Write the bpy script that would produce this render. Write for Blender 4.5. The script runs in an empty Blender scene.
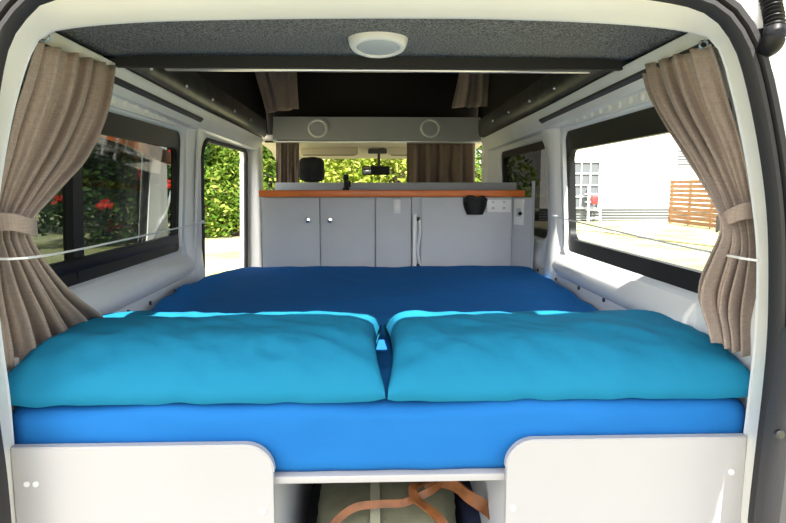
import bpy, bmesh, math, random
from mathutils import Vector, Matrix, noise
random.seed(4)
sc = bpy.context.scene
COL = sc.collection
PI = math.pi
R = math.radians

# ------------------------------------------------------------------ camera
EYE = Vector((0, 0, 0.94)); FPX = 600.0
YAW = R(1.9); PITCH = R(7.1)
cam = bpy.data.cameras.new('camera'); camo = bpy.data.objects.new('camera', cam); COL.objects.link(camo)
cam.sensor_width = 36; cam.lens = FPX / 786 * 36; cam.clip_start = 0.02; cam.clip_end = 500
camo.location = EYE; camo.rotation_euler = (PI / 2 - PITCH, 0, -YAW)
sc.camera = camo
ROT = camo.rotation_euler.to_matrix()

# measuring helpers: a photo measurement and one known world coordinate give the place of a thing
def ray(px, py):
    return ROT @ Vector(((px - 393) / FPX, -(py - 261.5) / FPX, -1))
def at(px, py, Y):
    d = ray(px, py); return EYE + d * (Y / d.y)
def atx(px, py, X):
    d = ray(px, py); return EYE + d * (X / d.x)
def atz(px, py, z):
    d = ray(px, py); return EYE + d * ((z - EYE.z) / d.z)
GZ = -0.60

# ------------------------------------------------------------------ objects
def setp(o, label=None, cat=None, group=None, kind=None):
    if label: o['label'] = label
    if cat: o['category'] = cat
    if group: o['group'] = group
    if kind: o['kind'] = kind
    return o
def empty(name, loc, label, cat, group=None, kind=None):
    o = bpy.data.objects.new(name, None); o.empty_display_size = .05; COL.objects.link(o); o.location = loc
    return setp(o, label, cat, group, kind)
def obj(name, bm, m, parent=None, smooth=True, auto=40):
    bmesh.ops.recalc_face_normals(bm, faces=bm.faces[:])
    me = bpy.data.meshes.new(name); bm.to_mesh(me); bm.free()
    me.materials.append(m)
    if smooth:
        me.polygons.foreach_set('use_smooth', [True] * len(me.polygons))
        if auto: me.set_sharp_from_angle(angle=R(auto))
    o = bpy.data.objects.new(name, me); COL.objects.link(o)
    if parent is not None:
        root = parent; off = Vector((0, 0, 0))
        while root is not None:
            off += root.location; root = root.parent
        me.transform(Matrix.Translation(-off)); o.parent = parent
    return o
def thing(name, bm, m, label, cat, group=None, kind=None, **k):
    return setp(obj(name, bm, m, None, **k), label, cat, group, kind)
def struct(name, bm, m, parent=None, label=None, **k):
    o = obj(name, bm, m, parent, **k)
    if parent is None: o['kind'] = 'structure'
    if label: o['label'] = label
    return o
def solid(o, t, off=1):
    md = o.modifiers.new('thickness', 'SOLIDIFY'); md.thickness = t; md.offset = off
    return o
def NB(): return bmesh.new()

def box(bm, c, s, rot=None, bev=0.0, seg=2):
    M = Matrix.Translation(Vector(c)) @ (rot.to_4x4() if rot is not None else Matrix.Identity(4)) @ Matrix.Diagonal((s[0], s[1], s[2], 1))
    r = bmesh.ops.create_cube(bm, size=1, matrix=M)
    if bev > 0:
        es = {e for v in r['verts'] for e in v.link_edges}
        bmesh.ops.bevel(bm, geom=list(es), offset=bev, segments=seg, profile=.5, affect='EDGES', clamp_overlap=True)
    return bm
def box2(bm, a, b, bev=0.0, seg=2):
    a = Vector(a); b = Vector(b)
    return box(bm, (a + b) / 2, [abs(b[i] - a[i]) for i in range(3)], None, bev, seg)
def cyl(bm, a, b, r, n=24, r2=None, bev=0):
    a = Vector(a); b = Vector(b); d = b - a
    M = Matrix.Translation((a + b) / 2) @ d.to_track_quat('Z', 'Y').to_matrix().to_4x4()
    q = bmesh.ops.create_cone(bm, cap_ends=True, segments=n, radius1=r, radius2=r if r2 is None else r2, depth=d.length, matrix=M)
    if bev:
        es = [e for e in {e for v in q['verts'] for e in v.link_edges} if any(len(f.verts) > 4 for f in e.link_faces)]
        bmesh.ops.bevel(bm, geom=es, offset=bev, segments=2, affect='EDGES', profile=.5)
    return bm
def lathe(bm, prof, M, n=40):
    rings = []
    for r, h in prof:
        rings.append([bm.verts.new(M @ Vector((r * math.cos(2 * PI * k / n), r * math.sin(2 * PI * k / n), h))) for k in range(n)])
    for a, b in zip(rings, rings[1:]):
        for k in range(n): bm.faces.new((a[k], a[(k + 1) % n], b[(k + 1) % n], b[k]))
    if prof[0][0] > 0: bm.faces.new(rings[0])
    if prof[-1][0] > 0: bm.faces.new(rings[-1])
    return bm
def loft(bm, rings, closed=True, caps=False):
    vs = [[bm.verts.new(p) for p in r] for r in rings]
    n = len(vs[0])
    for a, b in zip(vs, vs[1:]):
        for k in range(n if closed else n - 1):
            bm.faces.new((a[k], a[(k + 1) % n], b[(k + 1) % n], b[k]))
    if caps: bm.faces.new(vs[0]); bm.faces.new(vs[-1])
    return vs
def cr(pts, n, closed=False):                       # smooth curve through the points
    P = [Vector(p) for p in pts]; m = len(P); out = []
    L = m if closed else m - 1
    dense = []
    for i in range(L):
        if closed: p0, p1, p2, p3 = P[(i - 1) % m], P[i], P[(i + 1) % m], P[(i + 2) % m]
        else: p0, p1, p2, p3 = P[max(i - 1, 0)], P[i], P[i + 1], P[min(i + 2, m - 1)]
        for k in range(24):
            t = k / 24
            dense.append(.5 * ((2 * p1) + (p2 - p0) * t + (2 * p0 - 5 * p1 + 4 * p2 - p3) * t * t + (3 * p1 - p0 - 3 * p2 + p3) * t ** 3))
    dense.append(P[0].copy() if closed else P[-1].copy())
    acc = [0]
    for a, b in zip(dense, dense[1:]): acc.append(acc[-1] + (b - a).length)
    j = 0
    for k in range(n):
        s = acc[-1] * k / (n if closed else n - 1)
        while j < len(acc) - 2 and acc[j + 1] < s: j += 1
        t = (s - acc[j]) / max(acc[j + 1] - acc[j], 1e-9)
        out.append(dense[j].lerp(dense[j + 1], min(max(t, 0), 1)))
    return out
def tube(bm, pts, r, n=10, closed=False, rfun=None):
    rings = []; m = len(pts); up = Vector((0, 0, 1))
    for i, p in enumerate(pts):
        if closed: d = pts[(i + 1) % m] - pts[i - 1]
        else: d = pts[min(i + 1, m - 1)] - pts[max(i - 1, 0)]
        d.normalize()
        s = d.cross(up)
        if s.length < .05: s = d.cross(Vector((0, 1, 0)))
        s.normalize(); t = s.cross(d)
        rr = rfun(i / max(m - 1, 1)) if rfun else r
        rings.append([p + (s * math.cos(2 * PI * k / n) + t * math.sin(2 * PI * k / n)) * rr for k in range(n)])
    if closed: rings.append(rings[0])
    loft(bm, rings, True, not closed)
    if closed: bmesh.ops.remove_doubles(bm, verts=bm.verts[:], dist=1e-5)
    return bm
def ribbon(bm, pts, w, t, sidefn):
    rings = []
    for i, p in enumerate(pts):
        d = (pts[min(i + 1, len(pts) - 1)] - pts[max(i - 1, 0)]).normalized()
        s = sidefn(i / (len(pts) - 1)); s = (s - d * s.dot(d)).normalized(); u = s.cross(d)
        rings.append([p + s * w / 2 + u * t / 2, p + s * w / 2 - u * t / 2, p - s * w / 2 - u * t / 2, p - s * w / 2 + u * t / 2])
    loft(bm, rings, True, True); return bm
def rrect(y0, y1, z0, z1, r, n=10, side=0):         # rounded rectangle, list of (y, z), counter-clockwise
    o = []
    for cy, cz, a in ((y1 - r, z1 - r, 0), (y0 + r, z1 - r, 90), (y0 + r, z0 + r, 180), (y1 - r, z0 + r, 270)):
        for k in range(n + 1): o.append((cy + r * math.cos(R(a + 90 * k / n)), cz + r * math.sin(R(a + 90 * k / n))))
    return o

# ------------------------------------------------------------------ materials
def mat(name, col, rough=.6, metal=0, bump=0, bscale=200, var=0, vscale=8, col2=None, spec=.5, sheen=0, coords='Object', stretch=None, bdist=.002):
    m = bpy.data.materials.new(name); m.use_nodes = True; nt = m.node_tree; N = nt.nodes; L = nt.links
    b = N['Principled BSDF']
    b.inputs['Base Color'].default_value = (*col, 1); b.inputs['Roughness'].default_value = rough; b.inputs['Metallic'].default_value = metal
    b.inputs['Specular IOR Level'].default_value = spec
    if sheen: b.inputs['Sheen Weight'].default_value = sheen
    tc = N.new('ShaderNodeTexCoord'); src = tc.outputs[coords]
    if stretch:
        mp = N.new('ShaderNodeMapping'); mp.inputs['Scale'].default_value = stretch; L.new(src, mp.inputs[0]); src = mp.outputs[0]
    if var or col2:
        no = N.new('ShaderNodeTexNoise'); no.inputs['Scale'].default_value = vscale; no.inputs['Detail'].default_value = 4; L.new(src, no.inputs['Vector'])
        mx = N.new('ShaderNodeMix'); mx.data_type = 'RGBA'
        c2 = col2 if col2 else tuple(c * (1 - var) for c in col)
        mx.inputs[6].default_value = (*col, 1); mx.inputs[7].default_value = (*c2, 1)
        rp = N.new('ShaderNodeValToRGB'); rp.color_ramp.elements[0].position = .38; rp.color_ramp.elements[1].position = .62
        L.new(no.outputs['Fac'], rp.inputs[0]); L.new(rp.outputs[0], mx.inputs[0]); L.new(mx.outputs[2], b.inputs['Base Color'])
    if bump:
        nb = N.new('ShaderNodeTexNoise'); nb.inputs['Scale'].default_value = bscale; nb.inputs['Detail'].default_value = 3; L.new(src, nb.inputs['Vector'])
        bp = N.new('ShaderNodeBump'); bp.inputs['Strength'].default_value = bump; bp.inputs['Distance'].default_value = bdist
        L.new(nb.outputs['Fac'], bp.inputs['Height']); L.new(bp.outputs[0], b.inputs['Normal'])
    return m
def weave(name, c1, c2, scale=500, rough=.9):
    m = bpy.data.materials.new(name); m.use_nodes = True; nt = m.node_tree; N = nt.nodes; L = nt.links; b = N['Principled BSDF']
    b.inputs['Roughness'].default_value = rough; b.inputs['Specular IOR Level'].default_value = .15; b.inputs['Sheen Weight'].default_value = .15
    tc = N.new('ShaderNodeTexCoord'); facs = []
    for st in ((1, 1, 14), (10, 10, .8)):
        mp = N.new('ShaderNodeMapping'); mp.inputs['Scale'].default_value = st; L.new(tc.outputs['Object'], mp.inputs[0])
        no = N.new('ShaderNodeTexNoise'); no.inputs['Scale'].default_value = scale / 14; no.inputs['Detail'].default_value = 3; L.new(mp.outputs[0], no.inputs['Vector']); facs.append(no)
    ad = N.new('ShaderNodeMath'); ad.operation = 'ADD'; L.new(facs[0].outputs['Fac'], ad.inputs[0]); L.new(facs[1].outputs['Fac'], ad.inputs[1])
    rp = N.new('ShaderNodeValToRGB'); rp.color_ramp.elements[0].position = .3; rp.color_ramp.elements[1].position = .7
    ml = N.new('ShaderNodeMath'); ml.operation = 'MULTIPLY'; ml.inputs[1].default_value = .5; L.new(ad.outputs[0], ml.inputs[0]); L.new(ml.outputs[0], rp.inputs[0])
    rp.color_ramp.elements[0].color = (*c1, 1); rp.color_ramp.elements[1].color = (*c2, 1)
    L.new(rp.outputs[0], b.inputs['Base Color'])
    bp = N.new('ShaderNodeBump'); bp.inputs['Strength'].default_value = .25; bp.inputs['Distance'].default_value = .002; L.new(ml.outputs[0], bp.inputs['Height']); L.new(bp.outputs[0], b.inputs['Normal'])
    return m
def glass(name, tint, gloss=.06):
    m = bpy.data.materials.new(name); m.use_nodes = True; nt = m.node_tree; N = nt.nodes; L = nt.links; N.remove(N['Principled BSDF'])
    t = N.new('ShaderNodeBsdfTransparent'); t.inputs[0].default_value = (*tint, 1)
    g = N.new('ShaderNodeBsdfGlossy'); g.inputs['Roughness'].default_value = .02
    mx = N.new('ShaderNodeMixShader'); mx.inputs[0].default_value = gloss; L.new(t.outputs[0], mx.inputs[1]); L.new(g.outputs[0], mx.inputs[2])
    L.new(mx.outputs[0], N['Material Output'].inputs[0]); return m
def leafmat(name, cols, trans=.35):
    m = bpy.data.materials.new(name); m.use_nodes = True; nt = m.node_tree; N = nt.nodes; L = nt.links; N.remove(N['Principled BSDF'])
    g = N.new('ShaderNodeNewGeometry'); rp = N.new('ShaderNodeValToRGB'); e = rp.color_ramp.elements
    e[0].color = (*cols[0], 1); e[1].color = (*cols[-1], 1)
    for i, c in enumerate(cols[1:-1]): x = e.new((i + 1) / (len(cols) - 1)); x.color = (*c, 1)
    L.new(g.outputs['Random Per Island'], rp.inputs[0])
    d = N.new('ShaderNodeBsdfDiffuse'); t = N.new('ShaderNodeBsdfTranslucent'); L.new(rp.outputs[0], d.inputs[0]); L.new(rp.outputs[0], t.inputs[0])
    mx = N.new('ShaderNodeMixShader'); mx.inputs[0].default_value = trans; L.new(d.outputs[0], mx.inputs[1]); L.new(t.outputs[0], mx.inputs[2])
    L.new(mx.outputs[0], N['Material Output'].inputs[0]); return m

PAINT = mat('white_paint', (.86, .86, .85), .28, var=.04, vscale=5, spec=.5)
SUNWHITE = mat('sunlit_white_paint', (.90, .885, .83), .3, var=.04, vscale=4)  # white paint with the cream cast of sunlight put into its colour
INNER = mat('pale_grey_paint', (.80, .82, .84), .35, var=.06, vscale=6)
RUBBER = mat('rubber', (.018, .017, .019), .6, bump=.2, bscale=120)
BLACKPL = mat('black_plastic', (.006, .006, .007), .45, spec=.3)
GREYPL = mat('dark_grey_plastic', (.04, .04, .043), .55, bump=.3, bscale=300)
CARPET = mat('speckled_carpet', (.085, .083, .084), .95, bump=1, bscale=260, col2=(.31, .305, .30), vscale=240, spec=.1)
LIPDARK = mat('dark_edge', (.02, .02, .022), .7)
LIPMETAL = mat('dark_painted_steel', (.10, .10, .095), .32, metal=.3, var=.4, vscale=14)
CANVAS = mat('black_canvas', (.034, .030, .028), .95, spec=.1)
SILVER = mat('brushed_aluminium', (.75, .77, .79), .3, metal=.9)
CHROME = mat('chrome', (.85, .85, .86), .12, metal=1)
LAM = mat('grey_laminate', (.54, .555, .585), .42, var=.03, vscale=10)
LAMD = mat('grey_laminate_edge', (.36, .375, .40), .45)
WHITEB = mat('white_board', (.46, .45, .45), .4, var=.025, vscale=3)
EDGEB = mat('board_edging', (.42, .42, .44), .5)
ORANGE = mat('orange_timber_edge', (.85, .21, .04), .35, var=.15, vscale=12, stretch=(1, 8, 8))
WORKTOP = mat('worktop_laminate', (.50, .50, .50), .3)
WHITEPL = mat('white_plastic', (.83, .83, .82), .3)
DIFF = mat('lamp_diffuser', (.50, .53, .57), .35)
SHEET = mat('royal_blue_cotton', (.016, .15, .44), .85, bump=.35, bscale=11, bdist=.012, stretch=(1, 1.6, 1), spec=.1)
PCASE = mat('turquoise_cotton', (.012, .19, .335), .8, bump=.45, bscale=12, bdist=.012, stretch=(1, 1.5, 1), spec=.12)
CURT = weave('taupe_linen', (.25, .195, .165), (.43, .345, .295), 700)
CURTD = weave('brown_linen', (.12, .085, .065), (.22, .165, .13), 700)
KHAKI = mat('khaki_canvas', (.20, .20, .125), .9, bump=.5, bscale=350, var=.3, vscale=9)
KHAKI2 = mat('faded_khaki', (.30, .30, .21), .9, bump=.4, bscale=350)
LEATHER = mat('tan_leather', (.25, .085, .02), .5, bump=.4, bscale=160, var=.3, vscale=30)
NAVY = mat('navy_cloth', (.010, .016, .045), .9, bump=.3, bscale=300)
VANFLOOR = mat('van_floor', (.10, .10, .105), .8)
HEADLINER = mat('beige_headliner', (.55, .49, .38), .9, bump=.2, bscale=200)
SEATM = mat('charcoal_seat_fabric', (.012, .013, .016), .85, bump=.3, bscale=300)
CORD = mat('white_cord', (.82, .82, .82), .5)
GLASS_L = glass('tinted_glass', (.34, .37, .35), .05)
GLASS_C = glass('clear_glass', (.95, .97, .96), .03)
GLASS_D = glass('dark_privacy_glass', (.03, .03, .033), .05)
MIRROR = mat('mirror_glass', (.6, .62, .64), .05, metal=1)
AMBER = mat('amber_reflection', (.85, .24, .02), .35, var=.5, vscale=14)
SCREW = mat('screw_head', (.10, .10, .11), .35, metal=.8)

# ------------------------------------------------------------------ world and sun
w = bpy.data.worlds.new('sky'); sc.world = w; w.use_nodes = True; nt = w.node_tree
sky = nt.nodes.new('ShaderNodeTexSky'); sky.sky_type = 'NISHITA'; sky.sun_disc = False; sky.sun_elevation = R(50); sky.sun_rotation = R(200)
sky.air_density = 1.0; sky.dust_density = 2.5; sky.ozone_density = .6
hsv = nt.nodes.new('ShaderNodeHueSaturation'); hsv.inputs['Saturation'].default_value = .45; nt.links.new(sky.outputs[0], hsv.inputs['Color'])
nt.links.new(hsv.outputs[0], nt.nodes['Background'].inputs[0]); nt.nodes['Background'].inputs[1].default_value = .27
sun = bpy.data.lights.new('sun', 'SUN'); so = bpy.data.objects.new('sun', sun); COL.objects.link(so)
sun.energy = 9.0; sun.angle = R(.6); sun.color = (1, .95, .86)
SUNDIR = Vector((-.10, .62, -.79)).normalized()
so.rotation_euler = SUNDIR.to_track_quat('-Z', 'Y').to_euler(); so.location = (2, -6, 8)
sc.view_settings.view_transform = 'Standard'; sc.view_settings.look = 'None'; sc.view_settings.gamma = 1; sc.view_settings.use_curve_mapping = False
sc.view_settings.exposure = .93

# ------------------------------------------------------------------ the van: rear frame
IN = [(378,17),(500,18),(620,23),(690,31),(718,44),(733,90),(746,150),(755,210),(759,260),(757,330),(750,400),(744,450),(738,523),(736,570),
      (560,600),(378,605),(200,600),(24,570),(18,523),(13,460),(8,400),(0,340),(-6,280),(-4,210),(4,150),(17,90),(36,40),(64,28),(140,21),(250,18)]
SE = [(378,-9),(500,-9),(600,-6),(682,5),(714,19),(732,42),(742,68),(752,110),(761,160),(767,210),(769,260),(768,330),(763,390),(756,450),(748,523),(746,570),
      (560,625),(378,628),(200,625),(14,570),(11,523),(6,470),(-1,420),(-9,350),(-14,280),(-13,220),(-8,150),(0,88),(9,46),(22,24),(43,3),(90,-6),(160,-9),(260,-9)]
NR = 150
inner = cr([at(x, y, 1.07) for x, y in IN], NR, True)
seal = cr([at(x, y, 1.00) for x, y in SE], NR, True)
cen = Vector((0, 0, .8))
def outn(loop, k):
    a = loop[(k + 1) % len(loop)] - loop[k - 1]; n = Vector((a.z, 0, -a.x)).normalized()
    return n if n.dot(loop[k] - Vector((0, loop[k].y, .8))) > 0 else -n
def ring_off(loop, off, Y): return [Vector((p.x, Y, p.z)) + outn(loop, k) * off for k, p in enumerate(loop)]
bm = NB()
mid1 = [seal[k].lerp(inner[k], .12) + Vector((0, -.006, 0)) for k in range(NR)]
mid2 = [seal[k].lerp(inner[k], .55) + Vector((0, -.014, 0)) for k in range(NR)]
mid3 = [seal[k].lerp(inner[k], .90) + Vector((0, -.008, 0)) for k in range(NR)]
back = [p + Vector((0, .085, 0)) + outn(inner, k) * (.020 + .042 * abs(outn(inner, k).x)) for k, p in enumerate(inner)]
loft(bm, [ring_off(seal, .004, 1.0), mid1, mid2, mid3, inner])
struct('wall_rear', bm, SUNWHITE, label='white inner frame of the tailgate opening with sunlit cream in its colour')
bm = NB(); loft(bm, [inner, [p + Vector((0, .006, 0)) - outn(inner, k) * .001 for k, p in enumerate(inner)], back]); struct('trim_23', bm, INNER, label='pale grey inner lip of the tailgate opening')
bm = NB()
prof = [(-.002, 1.0), (0, .976), (.008, .966), (.018, .966), (.023, .978), (.028, .962), (.040, .960), (.050, .972), (.053, 1.01)]
loft(bm, [ring_off(seal, o, y) for o, y in [(o * .66, 1 - (1 - y) * .75) for o, y in prof]])
struct('trim_1', bm, RUBBER, label='black rubber seal round the tailgate opening')
bm = NB()
loft(bm, [ring_off(seal, o, y) for o, y in ((.030, .995), (.045, .988), (.09, .99), (.16, 1.03), (.24, 1.12))])
struct('trim_2', bm, PAINT, label='white body panel outside the rubber seal')

# ------------------------------------------------------------------ side walls
XZ = [(0, .735), (.54, .735), (.60, .715), (.64, .712), (.68, .716), (.735, .728), (.80, .728), (1.0, .718), (1.14, .70), (1.20, .672), (1.26, .650), (1.35, .635)]
def xw(z):
    for (a, xa), (b, xb) in zip(XZ, XZ[1:]):
        if z <= b:
            t = max(0, (z - a) / (b - a)); return xa + (xb - xa) * t
    return XZ[-1][1]
def bay(bm, s, y0, y1, z0, z1, hole, depth):
    """wall bay with a rounded hole; the hole is turned outward by depth to form the reveal"""
    n = len(hole); cy = (min(h[0] for h in hole) + max(h[0] for h in hole)) / 2; cz = (min(h[1] for h in hole) + max(h[1] for h in hole)) / 2
    outer = []
    for y, z in hole:
        dy, dz = y - cy, z - cz
        ty = ((y1 if dy > 0 else y0) - cy) / dy if abs(dy) > 1e-6 else 1e9
        tz = ((z1 if dz > 0 else z0) - cz) / dz if abs(dz) > 1e-6 else 1e9
        t = min(ty, tz); outer.append((cy + dy * t, cz + dz * t))
    for cyz in ((y0, z0), (y0, z1), (y1, z0), (y1, z1)):        # the outline passes exactly through the bay's four corners
        k = min(range(n), key=lambda i: math.hypot(outer[i][0] - cyz[0], outer[i][1] - cyz[1])); outer[k] = cyz
    def P(y, z, off=0): return Vector((s * (xw(z) + off + .045 * max(0, 1 - (y - 1.10) / .13)), y, z))
    rings = [[P(y, z, depth) for y, z in hole], [P(y, z, .006) for y, z in hole]]
    grow = [(cy + (y - cy) * 1.0, z) for y, z in hole]
    for k in (.03, .12, .25, .4, .55, .7, .85, 1):
        rings.append([P(a[0] + (b[0] - a[0]) * k, a[1] + (b[1] - a[1]) * k, -.004 if k < .2 else 0) for a, b in zip(hole, outer)])
    loft(bm, rings)
YB = 2.36; YE = 3.46
holes = {}
for s, nm in ((-1, 'wall_left'), (1, 'wall_right')):
    bm = NB()
    h1 = rrect(1.20, 2.29 if s < 0 else 2.235, .702, 1.14, .05); holes[(s, 1)] = h1
    bay(bm, s, 1.10, YB, -.02, 1.33, h1, .03)
    h2 = rrect(2.53, 3.40, .06, 1.135, .07) if s < 0 else rrect(2.46, 3.36, .72, 1.13, .06); holes[(s, 2)] = h2
    bay(bm, s, YB, YE, -.02, 1.33, h2, .03)
    o = struct(nm, bm, INNER, auto=60); solid(o, .012, 1 if s < 0 else 1)
# black rubber round the sliding door opening
bm = NB(); tube(bm, [Vector((-(xw(z) - .004), y, z)) for y, z in holes[(-1, 2)]], .011, 8, True)
struct('trim_3', bm, RUBBER, label='black rubber edge of the side door opening')

def side_window(name, s, hole, framew, gmat, mull=None, label=None, tilt=0):
    cy = sum(h[0] for h in hole) / len(hole); cz = sum(h[1] for h in hole) / len(hole)
    y0 = min(h[0] for h in hole); y1 = max(h[0] for h in hole); z0 = min(h[1] for h in hole); z1 = max(h[1] for h in hole)
    fw = framew
    def ring(y0, y1, z0, z1, r, off): return [Vector((s * (xw(z) + off), y, z)) for y, z in rrect(y0, y1, z0, z1, r)]
    e = empty(name, (s * .74, cy, z0), label, None, kind='structure')
    bm = NB()
    A = ring(y0 - .004, y1 + .004, z0 - .004, z1 + .004, .052, .008); A2 = ring(y0 - .004, y1 + .004, z0 - .004, z1 + .004, .052, .03)
    B = ring(y0 + fw[0], y1 - fw[1], z0 + fw[2], z1 - fw[3], .045, .010); B2 = ring(y0 + fw[0], y1 - fw[1], z0 + fw[2], z1 - fw[3], .045, .032)
    loft(bm, [A2, A, B, B2, A2]); bmesh.ops.remove_doubles(bm, verts=bm.verts[:], dist=1e-5)
    struct('window_frame', bm, BLACKPL, e)
    if mull:
        bm = NB(); pts = []
        for k in range(9):
            z = z0 + (z1 - z0) * k / 8; pts.append(z)
        loft(bm, [[Vector((s * (xw(z) + .008), mull - .025, z)), Vector((s * (xw(z) + .008), mull + .025, z)), Vector((s * (xw(z) + .034), mull + .025, z)), Vector((s * (xw(z) + .034), mull - .025, z))] for z in pts], True, True)
        struct('window_mullion', bm, BLACKPL, e)
        # slider's bottom track
        bm = NB(); box2(bm, (s * (xw(z0) + .004), y0 + .03, z0 + .03), (s * (xw(z0) + .026), y1 - .03, z0 + .062), .004); struct('window_track', bm, BLACKPL, e)
    bm = NB(); N_ = 12
    rows = []
    for k in range(N_ + 1):
        z = z0 + .01 + (z1 - z0 - .02) * k / N_
        rows.append([Vector((s * (xw(z) + .026), y0 + .01, z)), Vector((s * (xw(z) + .026), y1 - .01, z))])
    loft(bm, rows, False); struct('window_pane', bm, gmat, e)
side_window('window_1', -1, holes[(-1, 1)], (.03, .018, .045, .06), GLASS_L, 1.52, 'black framed sliding window in the wall beside the left curtain')
side_window('window_2', 1, holes[(1, 1)], (.03, .015, .045, .068), GLASS_C, None, 'large clear black framed window beside the right curtain')
side_window('window_3', 1, holes[(1, 2)], (.02, .02, .03, .03), GLASS_D, None, 'dark tinted window beside the kitchen end panel')

# ledge under each rear window, seam strip and studs along the bed
for s, nm in ((-1, 'trim_4'), (1, 'trim_5')):
    bm = NB(); prof = [(.714, .600), (.694, .606), (.684, .628), (.688, .655), (.706, .682), (.730, .694), (.745, .680), (.74, .61)]
    ys = [1.40 if s < 0 else 1.28, 1.5, 1.9, 2.20, 2.28, 2.36 if s < 0 else 2.40]
    loft(bm, [[Vector((s * (x + (.012 if j >= 4 else 0)), y, z)) for x, z in prof] for j, y in enumerate(ys)], True, True)
    e = struct(nm, bm, PAINT, label='white moulded ledge under the %s rear side window' % ('left' if s < 0 else 'right'))
    md = e.modifiers.new('soft', 'BEVEL'); md.width = .008; md.segments = 3
    bm = NB(); box2(bm, (s * .704, 1.16, .50), (s * .716, 2.52, .604), .003)
    struct('trim_6' if s < 0 else 'trim_7', bm, PAINT, label='white strip with dark studs beside the mattress')
    stp = [(538, 270), (556, 279), (579, 288), (604, 300), (634, 314)] if s > 0 else [(193, 283), (175, 291), (150, 303), (128, 312)]
    par = bpy.data.objects['trim_6' if s < 0 else 'trim_7']
    for px, py in stp:
        p = atx(px, py, s * .703); bm = NB(); cyl(bm, p + Vector((s * .004, 0, 0)), p - Vector((s * .004, 0, 0)), .0065, 12, bev=.001); obj('stud', bm, SCREW, par)

# roof rails with the curtain track
for s, nm, tn in ((-1, 'trim_8', 'curtain_track'), (1, 'trim_9', 'curtain_track')):
    bm = NB(); rings = []
    for y, x0, zt in ((1.15, .645, 1.252), (1.5, .640, 1.245), (2.2, .622, 1.222), (2.9, .618, 1.214), (3.47, .618, 1.208)):
        prof = [(x0 + .06, zt - .065), (x0 + .030, zt - .062), (x0 + .014, zt - .034), (x0 + .012, zt - .030), (x0, zt - .012), (x0 - .002, zt), (x0 + .012, zt + .008), (x0 + .07, zt + .008)]
        rings.append([Vector((s * x, y, z)) for x, z in prof])
    loft(bm, rings, True, True); e = struct(nm, bm, INNER, label='pale painted roof rail above the %s wall' % ('left' if s < 0 else 'right'), auto=50)
    bm = NB(); rr = []
    for y, x0, zt in ((1.17, .645, 1.252), (1.5, .640, 1.245), (2.2, .622, 1.222), (2.3, .621, 1.220)):
        rr.append([Vector((s * (x0 + a), y, zt + b)) for a, b in ((.024, -.046), (.008, -.034), (.008, -.027), (.024, -.027))])
    loft(bm, rr, True, True); obj('curtain_track', bm, GREYPL, e)
    # dark steel edge of the roof cut-out with rivets
    bm = NB(); rr = []
    for y, x0, zt in ((1.56, .638, 1.25), (2.2, .622, 1.23), (2.9, .618, 1.222), (3.5, .618, 1.216)):
        rr.append([Vector((s * (x0 + a), y, zt + b)) for a, b in ((0, 0), (-.012, .012), (-.016, .05), (-.012, .10), (.03, .10), (.03, 0))])
    loft(bm, rr, True, True); e2 = struct('trim_10' if s < 0 else 'trim_11', bm, LIPMETAL, label='dark steel edge of the roof opening above the %s rail' % ('left' if s < 0 else 'right'))
    for y in (1.75, 2.05, 2.35, 2.7, 3.05):
        x0 = .638 - .02 * min(1, (y - 1.56) / .9) - .015; bm = NB()
        q = bmesh.ops.create_uvsphere(bm, u_segments=10, v_segments=6, radius=.007, matrix=Matrix.Translation((s * x0, y, 1.268))); obj('rivet', bm, SILVER, e2)
# pressed strip above each rear window: a row of small oval dimples
for s, nm in ((-1, 'trim_12'), (1, 'trim_13')):
    bm = NB()
    ya, yb = (1.42, 2.18) if s < 0 else (1.40, 2.10)
    n = 11
    box2(bm, (s * (xw(1.17) - .003), ya - .03, 1.150), (s * (xw(1.17) + .012), yb + .03, 1.186), .003)
    e = struct(nm, bm, INNER, label='pressed strip of oval dimples above the %s rear window' % ('left' if s < 0 else 'right'))
    for k in range(n):
        y = ya + (yb - ya) * k / (n - 1); bm = NB()
        M = Matrix.Translation((s * (xw(1.17) - .003), y, 1.168)) @ Matrix.Rotation(R(25), 4, 'X') @ Matrix.Diagonal((.006, .016, .012, 1))
        bmesh.ops.create_uvsphere(bm, u_segments=14, v_segments=8, radius=1, matrix=M); obj('dimple', bm, WHITEPL, e)
# pillars
for s in (-1, 1):
    bm = NB(); rings = []
    yc, hw = (2.41, .075) if s < 0 else (2.345, .07)
    for k in range(15):
        z = .45 + (1.20 - .45) * k / 14; x = xw(z) if z > .70 else xw(.70)
        fl = .05 * max(0, (z - 1.05) / .15) ** 2 + .05 * max(0, (.72 - z) / .27)
        pr = [(.02, -hw - fl), (-.004, -hw - fl), (-.020, -hw + .02 - fl), (-.028, 0), (-.020, hw - .02 + fl), (-.004, hw + fl * .4), (.02, hw + fl * .4)]
        rings.append([Vector((s * (x + a), yc + b, z)) for a, b in pr])
    loft(bm, rings, True, True); struct('trim_14' if s < 0 else 'trim_15', bm, PAINT, label='white pillar in front of the %s rear window' % ('left' if s < 0 else 'right'))
    bm = NB(); box2(bm, (s * .64, 3.44, 0), (s * .74, 3.58, 1.20), .02, 3); struct('trim_16' if s < 0 else 'trim_17', bm, PAINT, label='white pillar beside the cab')

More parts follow.
